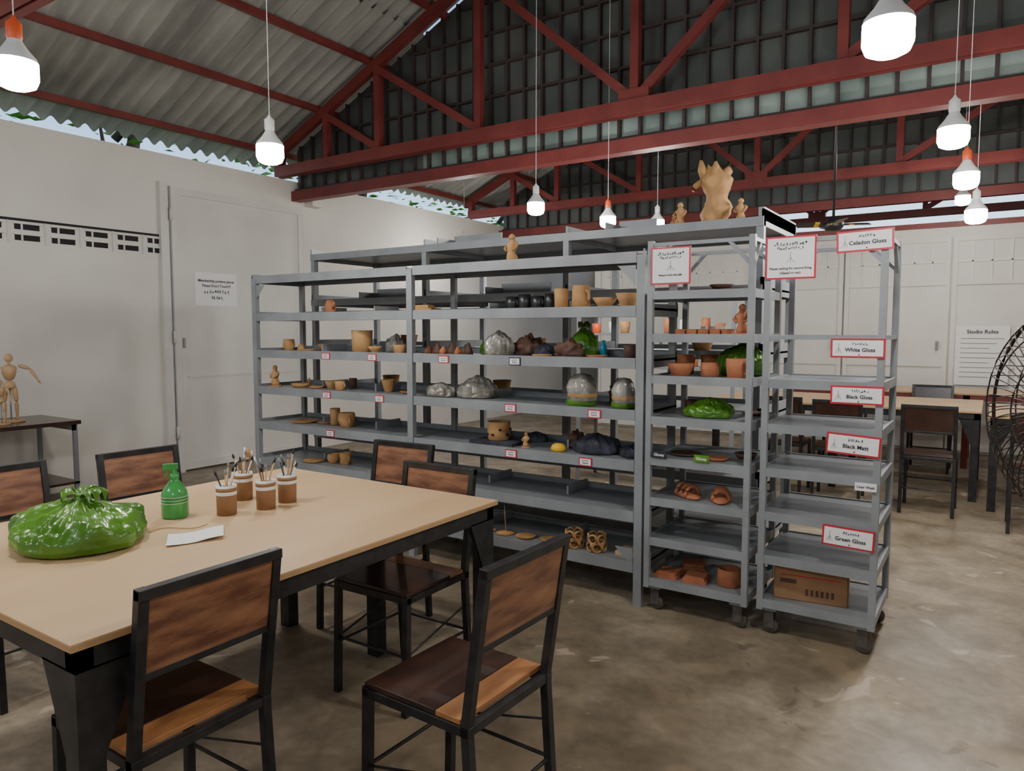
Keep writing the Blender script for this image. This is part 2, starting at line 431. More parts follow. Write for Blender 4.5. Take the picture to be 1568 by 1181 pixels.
sign(-1.412, -1.212, 1.645, 1.825, 3.37, ['Return from the kiln', ''], 0)
sign(-.870, -.655, 1.65, 1.84, 3.39, ['Pieces waiting for second firing', '(Glazed or not)'], 0)
sign(-.575, -.355, 1.755, 1.845, 3.39, ['Celadon Gloss'], -2)
sign(-.585, -.372, 1.305, 1.388, 3.39, ['White Gloss'])
sign(-.580, -.370, 1.105, 1.185, 3.39, ['Black Gloss'])
sign(-.590, -.375, .885, .975, 3.39, ['Black Matt'], 3)
sign(-.595, -.385, .475, .565, 3.39, ['Green Gloss'], 2)
b = B(); b.box(-.47, -.385, 3.388, 3.392, .735, .77, 'paper'); b.text('Liner Wash', .015, Matrix.Translation((-.427, 3.386, .752)) @ R90X); b.obj('shelf_tag')
for x in (-1.395, -1.18):
    b = B(); b.box(x, x+.075, 3.374, 3.378, .79, .825, 'green' if x > -1.3 else 'ink'); b.text('Glossy', .02, Matrix.Translation((x+.037, 3.372, .807)) @ R90X, 'paper'); b.obj('shelf_tag')
for (z, xs) in ((1.25, (-3.76, -3.33, -2.74, -2.23)), (.985, (-3.76, -3.27, -2.26, -1.73)), (.725, (-3.73, -2.255, -1.78))):
    for x in xs:
        b = B(); b.box(x-.038, x+.038, 3.3955, 3.3995, z-.023, z+.023, 'ink' if x == -2.23 else 'signred')
        b.box(x-.032, x+.032, 3.3935, 3.3955, z-.017, z+.017, 'paper')
        b.text('Name', .014, Matrix.Translation((x, 3.393, z-.005)) @ R90X)
        b.box(x-.02, x+.02, 3.393, 3.3935, z+.006, z+.009, 'ink'); b.obj('shelf_label')

# ---------------------------------------------------------------- worktable
def worktable(name, x0, x1, y0, y1, z, mids=True, top='ply', leg='black'):
    b = B()
    b.box(x0, x1, y0, y1, z-.018, z, top); b.box(x0-.001, x1+.001, y0-.001, y1+.001, z-.016, z-.004, 'plyedge')
    t = z-.018; i = .012
    for (a, c, d, e) in ((x0+i, x1-i, y0+i, y0+i+.04), (x0+i, x1-i, y1-i-.04, y1-i), (x0+i, x0+i+.04, y0+i, y1-i), (x1-i-.04, x1-i, y0+i, y1-i)):
        b.box(a, c, d, e, t-.055, t, leg)
    xm, ym = (x0+x1)/2, (y0+y1)/2
    b.box(xm-.03, xm+.03, y0+i, y1-i, t-.05, t-.001, leg)
    L_ = .058; ps = [(x0+i, y0+i), (x1-i-L_, y0+i), (x0+i, y1-i-L_), (x1-i-L_, y1-i-L_)]
    if mids: ps += [(xm-L_/2, y0+i), (xm-L_/2, y1-i-L_)]
    for (x, y) in ps: b.box(x, x+L_, y, y+L_, 0, t-.05, leg)
    for (x, y) in ps[:4]:
        sy = 1 if y < ym else -1; sx = 1 if x < xm else -1
        yb = y+L_ if sy > 0 else y; xb = x+L_ if sx > 0 else x
        xe = x+(0 if sx > 0 else L_)
        ye = y+(0 if sy > 0 else L_)
        for dx in (0, .006):
            b.add([(xe+dx*sx, yb, t-.05), (xe+dx*sx, yb+.09*sy, t-.05), (xe+dx*sx, yb, t-.26)], [(0,1,2)], leg)
            b.add([(xb, ye+dx*sy, t-.05), (xb+.09*sx, ye+dx*sy, t-.05), (xb, ye+dx*sy, t-.26)], [(0,1,2)], leg)
    return b.obj(name)
worktable('plywood_worktable', -2.83, -1.59, .72, 2.30, .76)
worktable('rear_worktable', -2.3, -.05, 7.05, 8.25, .76)
worktable('rear_worktable', .0, 1.7, 6.75, 7.9, .76)
worktable('rear_worktable', -2.0, 1.6, 8.75, 9.6, .78, leg='red')

def chair_mesh(dark=False):
    b = B(); w = .19; t = .025; ZT = .845; LN = .062
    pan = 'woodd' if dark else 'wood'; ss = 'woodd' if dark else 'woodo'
    for sx in (-1, 1):
        x = sx*(w-t/2)
        b.bar((x, -.205, 0), (x, -.175, .45), t, t, 'black', up=(0,1,0))
        b.bar((x, -.175, .44), (x, -.175-LN, ZT+.012), t, t, 'black', up=(0,1,0))
        b.bar((x, .185, 0), (x, .172, .45), t, t, 'black', up=(0,1,0))
        b.bar((x, -.19, .435), (x, .185, .435), t, t, 'black')
        b.tube([(x, -.19, .20), (x, .178, .20)], .006, 'black')
        b.tube([(x, -.183, .31), (x, .178, .22)], .004, 'black')
    for (y, z) in ((-.175, .435), (.172, .435)): b.bar((-w, y, z), (w, y, z), t, t, 'black')
    b.tube([(-w+.01, .178, .22), (w-.01, .178, .22)], .006, 'black'); b.tube([(-w+.01, -.192, .20), (w-.01, -.192, .20)], .006, 'black')
    b.box(-w+.006, w-.006, -.075, .18, .448, .462, 'woodd'); b.box(-w+.006, w-.006, -.158, -.077, .448, .462, ss)
    def yb(z): return -.175-LN*(z-.44)/(ZT-.44)
    b.bar((-w, yb(ZT), ZT), (w, yb(ZT), ZT), t, t, 'black')
    b.bar((-w+t, yb(.645), .645), (w-t, yb(.645), .645), .018, .018, 'black')
    za, zb = .65, ZT-.01; h = .007
    vs = []
    for (z) in (za, zb):
        for d in (-h, h):
            for x in (-w+t, w-t): vs.append((x, yb(z)+d, z))
    b.add(vs, [(0,1,3,2),(4,6,7,5),(0,4,5,1),(2,3,7,6),(0,2,6,4),(1,5,7,3)], pan)
    return b
c0 = chair_mesh().obj('dining_chair', (-1.21, 1.555, 0), math.radians(88), bevel=.003)
H_ = math.pi/2
for (x, y, r) in ((-1.765, 1.02, H_), (-1.925, 2.115, math.pi), (-2.46, 2.50, math.pi+.04), (-3.14, 1.86, -H_-.05), (-3.20, 1.30, -H_)):
    dup(c0, (x, y, 0), r)
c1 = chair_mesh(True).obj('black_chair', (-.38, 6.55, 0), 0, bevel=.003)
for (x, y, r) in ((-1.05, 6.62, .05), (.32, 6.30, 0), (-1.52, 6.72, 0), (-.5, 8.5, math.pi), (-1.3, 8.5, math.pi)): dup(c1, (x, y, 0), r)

# ---------------------------------------------------------------- things on table
TZ = .76
def bag(name, x, y, z, rx, ry, h, k, seed=0, knot=True, rot=0, n=144, amp=1.0):
    b = B()
    key = [(.0,.0),(.80,.0),(.95,.05),(1.0,.17),(.99,.32),(.92,.48),(.78,.62),(.58,.74),(.38,.83),(.20,.90),(.09,.95)]
    prof = []
    for i in range(len(key)-1):
        for q in range(4): f = q/4; prof.append((key[i][0]*(1-f)+key[i+1][0]*f, key[i][1]*(1-f)+key[i+1][1]*f))
    prof.append(key[-1]); prof += [(.06,.97),(.0,.98)]
    S = Vector((seed*7.3, seed*1.7, seed*.9)); vs = []; fs = []
    for i, (r, zz) in enumerate(prof):
        for j in range(n):
            t = 2*math.pi*j/n; ct, st = math.cos(t), math.sin(t)
            p = Vector((ct*r, st*r, zz*1.1))
            lump = .16*noise.noise(p*1.4+S)+.06*noise.noise(p*3.2+S)
            q = Vector((ct*3.4, st*3.4, r*1.1))+S
            cr = .10*(abs(noise.noise(q))*2-.35)+.05*(abs(noise.noise(q*2.3))*2-.35)+.035*(abs(noise.noise(p*6+S))*2-.4)
            k2 = min(1, zz*5)
            vs.append((r*(1+lump-.5*cr*k2*amp)*ct*rx, r*(1+lump-.5*cr*k2*amp)*st*ry, max(0, (zz+(lump*.7-cr*amp)*min(1, zz*3)*min(1, .3+r))*h)))
    for i in range(len(prof)-1):
        for j in range(n): fs.append((i*n+j, i*n+(j+1) % n, (i+1)*n+(j+1) % n, (i+1)*n+j))
    b.add(vs, fs, k, True)
    if knot:
        b.blob((0,0,h*.86), (rx*.10, ry*.10, h*.12), k, amp=.5, fr=3, seed=seed)
        for q, (a, ln, wd) in enumerate(((.3,.42,.30),(2.6,.40,.26),(1.3,.30,.22),(4.4,.28,.2))):
            m_ = 9; ev = []; ef = []
            for i in range(m_):
                f = i/(m_-1)
                for j in range(7):
                    g = j/6-.5
                    w_ = wd*rx*(.25+1.0*f)
                    d = Vector((math.cos(a), math.sin(a), 0)); s_ = Vector((-math.sin(a), math.cos(a), 0))
                    p = d*(rx*ln*f*.9)+s_*(g*w_)+Vector((0, 0, h*(.93+.26*math.sin(f*2.0))-h*.16*f*f+.02*math.sin(g*14+q)*f))
                    ev.append(p)
            for i in range(m_-1):
                for j in range(6): c_ = i*7+j; ef.append((c_, c_+1, c_+8, c_+7))
            b.add(ev, ef, k, True)
    return b.obj(name, (x, y, z), rot)
bag('green_plastic_bag', -2.345, 1.11, TZ, .195, .185, .15, 'green', 1)
b = B()
b.lathe([(.0,0),(.040,0),(.045,.008),(.045,.075),(.041,.095),(.022,.125),(.014,.135),(.014,.142)], (0,0,0), 'greenb')
b.lathe([(.017,.14),(.017,.157),(.010,.16),(.010,.175),(.0,.178)], (0,0,0), 'greenb')
for z in (.055, .0655, .076): b.lathe([(.0457,z),(.0457,z+.0015)], (0,0,0), 'cardlid')
b.box(-.035, .014, -.009, .009, .172, .192, 'greenb'); b.bar((-.018,0,.172), (-.03,0,.148), .008, .006, 'greenb')
b.obj('spray_bottle', (-2.40, 1.455, TZ), 1.0)
def cup(x, y, seed, h=.108):
    b = B(); rnd = random.Random(seed)
    b.lathe([(0,0),(.034,0),(.035,h*.68)], (0,0,0), 'card')
    b.lathe([(.0355,h*.68),(.0355,h),(.032,h),(.032,.02),(0,.02)], (0,0,0), 'cardlid')
    b.lathe([(.0345,h*.8),(.0362,h*.8),(.0362,h*.92),(.0345,h*.92)], (0,0,0), 'card')
    for i in range(9):
        a = rnd.uniform(0, 6.28); r = .022; l = rnd.uniform(.13, .185)
        p0 = Vector((-math.cos(a)*.012, -math.sin(a)*.012, .02)); p1 = Vector((math.cos(a)*r*1.5, math.sin(a)*r*1.5, l))
        b.tube([p0, p1], .0028, rnd.choice(['pale', 'black', 'wood', 'paper', 'pale']), n=6)
        tip = p1+(p1-p0).normalized()*.012
        b.tube([p1, p1+(p1-p0).normalized()*.01, tip+(p1-p0).normalized()*.008], [.0045, .005, .001], rnd.choice(['steel2', 'paper', 'black']), n=6)
    if seed == 2: b.lathe([(0,0),(.012,.008),(.014,.02),(.006,.035),(0,.04)], (.02,.01,.165), 'clay')
    b.obj('tool_cup', (x, y, TZ))
cup(-2.28, 1.58, 1); cup(-2.43, 1.76, 2); cup(-2.235, 1.715, 3); cup(-2.256, 1.83, 4)
b = B(); n = 8; vs = []; fs = []
for i in range(n+1):
    for j in range(n+1):
        u, v = i/n-.5, j/n-.5; vs.append((u*.17+.03*v, v*.13, .004+.006*abs(u*v)*4+.003*math.sin(u*5)))
for i in range(n):
    for j in range(n): a = i*(n+1)+j; fs.append((a, a+1, a+n+2, a+n+1))
b.add(vs, fs, 'paper', True); b.obj('crumpled_paper', (-2.10, 1.34, TZ), 1.2)
b = B(); b.tube([(-.1+.02*i, .03*math.sin(i*.7), .003) for i in range(10)], .0015, 'clay', n=5); b.obj('string_piece', (-2.24, 1.38, TZ), 1.2)

# ---------------------------------------------------------------- pottery
def hollow(r0, r1, h, th=.006, belly=0):
    m_ = (r0+r1)/2+belly
    return [(0,0),(r0*.9,0),(r0,.004),(m_,h*.5),(r1,h),(r1-th,h),(m_-th,h*.5),(r0-th,.01),(0,.01)]
def pot(name, x, y, z, r0, r1, h, k='clay', belly=0, handle=False, spout=False):
    b = B(); b.lathe(hollow(r0, r1, h, belly=belly), (0,0,0), k, n=24, wob=.05, seed=x)
    if handle:
        R = h*.28; m_ = (r0+r1)/2+belly
        b.tube([(m_-.004+R*math.sin(a)*1.0, 0, h*.5-R*math.cos(a)) for a in [math.pi*i/8 for i in range(9)]], .006, k)
    if spout: b.tube([((r0+r1)/2, 0, h*.4), ((r0+r1)/2+.03, 0, h*.85)], [.012, .006], k)
    return b.obj(name, (x, y, z), random.uniform(-.6, .4))
def figurine(name, x, y, z, h, k='clay', seed=0, rot=0):
    b = B()
    b.lathe([(0,0),(.30*h,0),(.30*h,.04*h),(.22*h,.07*h)], (0,0,0), k, wob=.2, seed=seed)
    ax = [(.02*h*math.sin(i+seed), .02*h*math.cos(i), h*(.05+.11*i)) for i in range(8)]
    b.tube(ax, [.17*h,.20*h,.17*h,.12*h,.17*h,.20*h,.12*h,.07*h], k, n=12)
    b.blob((0, 0, h*.80), (.11*h, .11*h, .12*h), k, amp=.2, seed=seed)
    b.tube([(.15*h,0,h*.66), (.24*h,-.05*h,h*.60), (.20*h,-.12*h,h*.48), (.10*h,-.16*h,h*.42)], [.07*h,.055*h,.045*h,.03*h], k)
    b.tube([(-.15*h,0,h*.66), (-.25*h,-.06*h,h*.5), (-.14*h,-.14*h,h*.40)], [.06*h,.05*h,.04*h], k)
    return b.obj(name, (x, y, z), rot)
def torso(name, x, y, z, h, k='clay', rot=0):
    b = B(); n = 32; H = 26; vs = []; fs = []
    for i in range(H+1):
        f = i/H
        r = .15+.10*math.exp(-((f-.25)/.16)**2)*.9+.10*math.exp(-((f-.72)/.15)**2)-.03*math.exp(-((f-.48)/.1)**2)
        if f > .86: r *= 1-(f-.86)*3
        for j in range(n):
            t = 2*math.pi*j/n
            q = 1+.35*noise.noise(Vector((math.cos(t)*1.6, math.sin(t)*1.6, f*5)))+.12*noise.noise(Vector((math.cos(t)*5, math.sin(t)*5, f*14)))
            lift = .08*noise.noise(Vector((math.cos(t)*2.2, math.sin(t)*2.2, 3)))*(f**3)*2
            vs.append(((r*q*math.cos(t)+.05*math.sin(f*4))*h, r*q*math.sin(t)*.8*h, (f+lift)*h*.92))
    for i in range(H):
        for j in range(n): fs.append((i*n+j, i*n+(j+1) % n, (i+1)*n+(j+1) % n, (i+1)*n+j))
    fs.append(tuple(range(n))[::-1]); fs.append(tuple(H*n+j for j in range(n)))
    b.add(vs, fs, k, True)
    for (px, py, l, a) in ((-.13,0,.24,-.35),(.12,.02,.17,.45),(.0,-.05,.20,.05)):
        b.tube([(px*h,py*h,.74*h),((px+a*.2)*h,py*h,(.78+l*.5)*h),((px+a*.25)*h,py*h,(.80+l)*h)], [.09*h,.07*h,.02*h], k, n=10)
    b.tube([(-.18*h,-.02*h,.70*h),(-.30*h,-.03*h,.62*h),(-.33*h,-.04*h,.55*h)], [.06*h,.05*h,.03*h], k)
    b.obj(name, (x, y, z), rot)
def plate(name, x, y, z, r, k='clay', h=.015):
    b = B(); b.lathe([(0,0),(r*.7,0),(r,h),(r-.006,h),(r*.66,.006),(0,.006)], (0,0,0), k, wob=.06, seed=x); return b.obj(name, (x, y, z))
def cloth(name, x, y, z, rx, ry, h, k, seed=0):
    if k in ('film', 'cloth'): return bag(name, x, y, z, rx, ry, h, k, seed, knot=False, n=64, amp=1.6)
    b = B(); b.blob((0,0,0), (rx, ry, h*.65), k, amp=.5, fr=2.2, seed=seed, n=32); return b.obj(name, (x, y, z))
l1, l2, l3, l4, l5, l6, l7 = LV
figurine('clay_figurine', -2.33, 3.52, l1, .17, seed=2)
pot('clay_jug', -3.95, 3.62, l2, .036, .026, .10, 'terra', .01, spout=True)
b = B(); b.box(-.14, .14, -.1, .1, 0, .008, 'clay'); b.box(-.10, .12, -.07, .09, .008, .014, 'pale'); b.obj('clay_slab', (-3.45, 3.6, l2), .1)
b = B(); b.box(-.10, .10, -.07, .07, 0, .03, 'clay'); b.box(-.05, .06, -.04, .05, .03, .05, 'clay'); b.obj('clay_slab', (-3.14, 3.68, l2), .2)
for i, x in enumerate((-2.42, -2.33, -2.24, -2.15)): pot('dark_mug', x, 3.66, l2, .038, .042, .085+.012*(i % 2), 'wetclay', handle=True)
plate('dark_clay_plate', -2.56, 3.6, l2, .09, 'wetclay')
pot('clay_cup', -2.02, 3.55, l2, .037, .04, .115, handle=False); pot('clay_mug', -1.90, 3.56, l2, .052, .048, .13, handle=True)
pot('clay_bowl', -1.765, 3.58, l2, .03, .07, .06); pot('clay_bowl', -1.62, 3.56, l2, .035, .065, .08)
pot('clay_cup', -4.38, 3.60, l3, .034, .038, .085, 'clay', .008); pot('clay_cup', -4.27, 3.62, l3, .03, .02, .045)
plate('clay_plate', -4.12, 3.56, l3, .055); pot('clay_bowl', -4.16, 3.74, l3, .03, .045, .05)
pot('clay_pot', -3.58, 3.56, l3, .068, .072, .15); cloth('clear_plastic_wrap', -3.38, 3.68, l3, .075, .06, .13, 'film', 2)
pot('clay_bowl', -3.40, 3.50, l3, .025, .05, .045); pot('clay_cup', -3.24, 3.56, l3, .034, .04, .055)
b = B()
for i in range(9): b.lathe([(0,0),(.03,0),(.026,.02),(.008,.045+.012*(i % 3)),(0,.05+.012*(i % 3))], (-.16+i*.04, .02*math.sin(i*2), 0), 'darkclay' if i % 3 else 'terra', n=12, wob=.5, seed=i)
b.obj('clay_ornament_group', (-2.86, 3.6, l3))
cloth('clear_plastic_wrap', -2.45, 3.56, l3, .10, .08, .15, 'film', 5); cloth('dark_clay_lump', -2.29, 3.64, l3, .08, .06, .11, 'darkclay', 3)
cloth('dark_clay_lump', -2.17, 3.62, l3, .06, .06, .08, 'cloth', 6); bag('green_plastic_bag', -2.60, 3.70, l3, .08, .06, .10, 'green', 14, knot=False, n=64)
bag('green_plastic_bag', -1.97, 3.72, l3, .10, .07, .17, 'green', 4, n=72); cloth('clay_lump', -1.95, 3.53, l3, .08, .05, .09, 'darkclay', 4)
b = B(); b.lathe([(0,0),(.02,0),(.021,.06),(.01,.075),(.012,.09),(0,.095)], (0,0,0), 'blue', n=16); b.obj('small_bottle', (-1.83, 3.7, l3))
plate('clay_plate', -2.10, 3.48, l3, .06); plate('clay_plate', -1.78, 3.52, l3, .06, 'terra')
pot('clay_cup', -1.62, 3.6, l3, .035, .038, .07, 'darkclay')
figurine('clay_figurine', -4.42, 3.50, l4, .16, seed=5); plate('clay_plate', -4.2, 3.55, l4, .07, h=.03); figurine('clay_figurine', -4.28, 3.70, l4, .06, seed=6)
plate('clay_plate', -4.04, 3.56, l4, .055)
pot('clay_bowl', -3.93, 3.6, l4, .03, .05, .055); pot('clay_cup', -3.84, 3.72, l4, .028, .03, .07, 'darkclay'); pot('clay_mug', -3.77, 3.53, l4, .033, .036, .065, handle=True)
pot('clay_bowl', -3.38, 3.60, l4, .026, .05, .085); plate('clay_plate', -3.2, 3.6, l4, .06, 'terra')
cloth('clear_plastic_wrap', -2.88, 3.55, l4, .11, .09, .09, 'film', 8)
cloth('clear_plastic_wrap', -2.64, 3.60, l4, .13, .10, .14, 'film', 9)
def wrapped(x, y, z, r, h):
    b = B(); b.lathe([(0,0),(r*.9,0),(r,.015),(r*.98,.035)], (0,0,0), 'green', wob=.1)
    b.lathe([(r*.99,.033),(r*1.0,h*.35),(r*.97,h*.6),(r*.8,h*.82),(r*.5,h*.96),(0,h)], (0,0,0), 'film', wob=.3, seed=x, n=40)
    b.lathe([(r*1.02,h*.30),(r*1.03,h*.36),(r*1.01,h*.40)], (0,0,0), 'clay', wob=.3, seed=x)
    b.obj('wrapped_clay_pot', (x, y, z))
wrapped(-1.87, 3.52, l4, .085, .18); wrapped(-1.62, 3.52, l4, .065, .165); cloth('dark_clay_lump', -1.745, 3.72, l4, .05, .05, .13, 'darkclay', 2)
plate('clay_plate', -4.20, 3.58, l5, .10); plate('clay_plate', -4.02, 3.62, l5, .06)
pot('clay_cup', -3.90, 3.60, l5, .033, .036, .12); pot('clay_pot', -3.75, 3.57, l5, .045, .055, .10, 'clay', .012, handle=True)
b = B(); b.lathe(hollow(.065, .07, .11), (0,0,0.02), 'clay', wob=.06)
for i in range(9): b.box(-.008, .008, -.073, -.064, .05+.03*(i % 2), .062+.03*(i % 2), 'slot', mtx=Matrix.Rotation(i*.7, 4, 'Z'))
b.box(-.15, .16, -.10, .08, 0, .02, 'cloth'); b.obj('pierced_clay_pot', (-2.45, 3.56, l5))
figurine('clay_figurine', -2.22, 3.50, l5, .09, seed=9); cloth('folded_cloth', -2.30, 3.74, l5, .08, .05, .06, 'cloth', 12)
b = B(); b.blob((0,0,0), (.045,.035,.03), 'yellow', amp=.1); b.obj('yellow_sponge', (-2.0, 3.49, l5))
cloth('folded_cloth', -1.80, 3.58, l5, .14, .11, .11, 'cloth', 14); cloth('folded_cloth', -1.58, 3.56, l5, .07, .08, .07, 'cloth', 15)
cloth('clay_lump', -1.98, 3.66, l5, .05, .05, .09, 'darkclay', 16)
pot('clay_bowl', -3.88, 3.56, l6, .035, .04, .065, belly=.01); pot('clay_mug', -3.76, 3.56, l6, .036, .044, .085, handle=True); plate('clay_plate', -4.02, 3.50, l6, .08)
for (x, r) in ((-2.48, .04), (-2.36, .05)):
    b = B(); b.lathe([(0,0),(r,0),(r,.012),(0,.02)], (0,0,0), 'clay', wob=.2, seed=x); b.tube([(0,0,.01),(-.01,.0,.17)], .003, 'pale', n=6)
    b.obj('clay_base_with_stick', (x, 3.5, l7))
plate('clay_plate', -2.22, 3.5, l7, .06); plate('clay_plate', -2.08, 3.52, l7, .05)
def ringpot(x, y, z):
    b = B()
    for lev in range(2):
        for i in range(6):
            a = i*math.pi/3+lev*.5; c_ = Vector((.046*math.cos(a), .046*math.sin(a), .028+lev*.045)); tn = Vector((-math.sin(a), math.cos(a), 0))
            b.tube([c_+tn*.024*math.cos(q)+Vector((0,0,.024*math.sin(q))) for q in [2*math.pi*j/12 for j in range(12)]], .0065, 'clay', n=6, closed=True)
    b.lathe([(0,0),(.045,0),(.045,.006),(0,.006)], (0,0,0), 'clay')
    b.obj('openwork_clay_basket', (x, y, z))
ringpot(-1.90, 3.50, l7); ringpot(-1.76, 3.50, l7)
b = B(); b.box(-.08, .08, -.06, .06, 0, .02, 'pale'); b.obj('clay_slab', (-1.57, 3.56, l7))
# tall rack contents
torso('clay_torso_sculpture', -1.36, 4.15, 2.02, .36, 'clay', .3)
figurine('clay_figurine', -1.55, 4.12, 2.02, .15, 'clay', 22); figurine('clay_figurine', -1.66, 4.3, 2.02, .10, 'terra', 23); figurine('clay_figurine', -1.2, 4.12, 2.02, .14, 'clay', 24)
for i, (x, z_, k_) in enumerate(((-4.2,1.66,'clay'),(-3.9,1.30,'terra'),(-3.0,.95,'clay'),(-2.7,1.30,'clay'),(-1.9,.95,'darkclay'),(-4.1,.95,'clay'),(-1.5,1.30,'clay'))):
    pot('clay_bowl', x, 4.40, z_, .05, .07, .07+.02*(i % 3), k_)
# cart contents
for i, (x, r) in enumerate(((-1.22, .07), (-1.07, .075), (-1.14, .06))):
    plate('dark_clay_plate', x, 3.62, 1.61+(.021 if i == 2 else 0), r, 'darkclay', .02)
for i, x in enumerate((-1.27, -1.22, -1.17)):
    b = B(); b.lathe([(0,0),(.017,0),(.017,.045),(0,.045)], (0,0,0), 'cardlid', n=14); b.lathe([(.018,.012),(.018,.03)], (0,0,0), 'terra', n=14); b.obj('glaze_test_pot', (x, 3.75, 1.40))
figurine('clay_figurine', -1.0, 3.5, 1.40, .15, 'terra', 31)
b = B()
for i in range(5): b.box(-.16+i*.06, -.11+i*.06, -.03, .03, 0, .03, 'terra')
b.obj('terracotta_block_row', (-1.2, 3.60, 1.40))
z = 1.195
pot('terracotta_bowl', -1.30, 3.50, z, .045, .068, .065, 'terra'); pot('terracotta_cup', -1.165, 3.54, z, .045, .045, .07, 'terra')
pot('terracotta_cup', -1.01, 3.47, z, .045, .052, .095, 'terra', handle=True)
pot('terracotta_bowl', -1.36, 3.74, z, .04, .05, .10, 'terra'); pot('terracotta_bowl', -1.25, 3.80, z, .04, .05, .10, 'terra')
bag('green_plastic_bag', -1.05, 3.72, z, .135, .11, .17, 'green', 7, n=72)
z = .99
bag('green_plastic_bag', -1.17, 3.56, z, .12, .09, .10, 'green', 9, knot=False, n=72, amp=1.5)
plate('dark_clay_plate', -1.0, 3.77, z, .07, 'darkclay'); pot('terracotta_cup', -1.34, 3.77, z, .03, .035, .06, 'darkclay')
z = .785
plate('dark_clay_plate', -1.29, 3.56, z, .08, 'darkclay'); plate('dark_clay_plate', -1.11, 3.5, z, .06, 'terra'); pot('terracotta_bowl', -1.0, 3.62, z, .04, .055, .03, 'darkclay')
z = .58
def sandal(x, y, z, r):
    b = B(); b.blob((0,0,0), (.045,.10,.018), 'terra', amp=.05)
    for q in (-.04, 0, .045): b.tube([(.042*math.cos(a), q, .01+.05*math.sin(a)) for a in [math.pi*i/8 for i in range(9)]], .009, 'terra', n=6)
    b.obj('clay_sandal', (x, y, z), r)
sandal(-1.26, 3.52, z, .9); sandal(-1.09, 3.52, z, .3)
z = .165
for i, (x, y) in enumerate(((-1.34, 3.50), (-1.20, 3.50), (-1.28, 3.70))):
    b = B(); b.box(-.06, .06, -.07, .07, 0, .015, 'terra'); b.box(-.05, .05, -.06, .06, .015, .028, 'terra'); b.obj('terracotta_tile', (x, y, z), .15*i)
pot('terracotta_pot', -1.04, 3.52, z, .058, .055, .085, 'terra')
b = B(); w, d, h = .16, .11, .15
b.box(-w, w, -d, d, 0, .004, 'card')
for (a, c, e, f) in ((-w, w, -d, -d+.004), (-w, w, d-.004, d), (-w, -w+.004, -d, d), (w-.004, w, -d, d)): b.box(a, c, e, f, 0, h, 'card')
b.bar((-w, -d/2-.01, h+.002), (w, -d/2-.01, h+.002), d*.95, .003, 'card'); b.bar((-w, d/2+.01, h+.012), (w, d/2+.01, h+.006), d*.95, .003, 'card')
for i in range(6): b.box(-.02+i*.022, -.008+i*.022, -d-.001, -d, .03, .06, 'darkclay')
b.box(-.13, -.06, -d-.001, -d, .08, .10, 'darkclay'); b.box(-.13, .13, -d-.001, -d, .115, .12, 'signred')
b.obj('cardboard_box', (-.67, 3.60, .165), .12)

# rear rack seen through the carts
b = B(); X0, X1, Y0, Y1 = -3.3, -1.8, 6.1, 6.5
for x in (X0, X1-.03):
    for y in (Y0, Y1-.03): b.box(x, x+.03, y, y+.03, 0, 1.75, 'steel2')
for z in (.3, .7, 1.1, 1.4, 1.72):
    b.box(X0, X1, Y0, Y1, z-.02, z, 'steel2')
b.obj('rear_steel_rack')
rnd = random.Random(5)
for z in (.7, 1.1, 1.4):
    x = X0+.12
    while x < X1-.1:
        k_ = rnd.choice(['clay', 'terra', 'terra', 'cardlid', 'wetclay', 'orange'])
        pot('glaze_jar', x, 6.28, z, .04, rnd.uniform(.035, .055), rnd.uniform(.06, .14), k_); x += rnd.uniform(.12, .22)

# ---------------------------------------------------------------- side table with mannequins
b = B(); X0, X1, Y0, Y1 = -6.72, -6.05, 1.9, 2.90
b.box(X0, X1, Y0, Y1, .68, .71, 'woodd')
for x in (X0+.02, X1-.05):
    for y in (Y0+.02, Y1-.05): b.box(x, x+.03, y, y+.03, 0, .68, 'steel')
b.box(X0+.02, X1-.02, Y0+.02, Y1-.02, .20, .22, 'woodd'); b.box(X0+.02, X1-.02, Y1-.05, Y1-.03, .63, .68, 'steel')
b.obj('side_table')
def mannequin(x, y, z, h, rot, pose):
    b = B(); k = 'pale'
    b.lathe([(0,0),(.16*h,0),(.16*h,.03*h),(0,.03*h)], (0,0,0), k); b.tube([(0,.04*h,.03*h),(0,.03*h,.5*h)], .01*h, 'steel2')
    S = h
    def seg(a, c, r0, r1):
        a = Vector(a)*S; c = Vector(c)*S; m_ = (a+c)/2
        b.tube([a, a.lerp(c,.15), m_, a.lerp(c,.85), c], [r0*.4*S, r0*S, (r0+r1)*.55*S, r1*S, r1*.4*S], k, n=10)
    for sx in (-1, 1):
        seg((.05*sx,0,.50), (.07*sx,-.02*sx,.28), .034, .026); seg((.07*sx,-.02*sx,.28), (.07*sx,.02,.06), .026, .018); seg((.07*sx,.03,.05), (.07*sx,-.07,.045), .02, .014)
    seg((0,0,.46), (0,0,.57), .075, .06); seg((0,0,.58), (0,-.01,.80), .065, .095)
    seg((0,0,.80), (0,0,.87), .022, .02); b.blob((0,0,.85*S), (.05*S,.055*S,.07*S), k, amp=.02)
    for sx, (e, hnd) in zip((-1, 1), pose):
        seg((.11*sx,0,.79), e, .028, .022); seg(e, hnd, .022, .016); seg(hnd, Vector(hnd)+(Vector(hnd)-Vector(e))*.35, .02, .008)
    b.obj('artist_mannequin', (x, y, z), rot)
mannequin(-6.38, 2.54, .71, .56, 1.2, (((-.18,-.05,.62), (-.16,-.16,.50)), ((.24,-.03,.74), (.33,-.06,.58))))
mannequin(-6.25, 2.42, .71, .36, 1.0, (((-.16,-.05,.62), (-.2,-.1,.48)), ((.18,-.03,.64), (.2,-.1,.5))))
b = B(); b.box(-.18, .18, -.12, .12, 0, .03, 'steel2'); b.box(-.14, .14, -.09, .09, .03, .045, 'black'); b.obj('tool_tray', (-6.35, 2.4, .22))

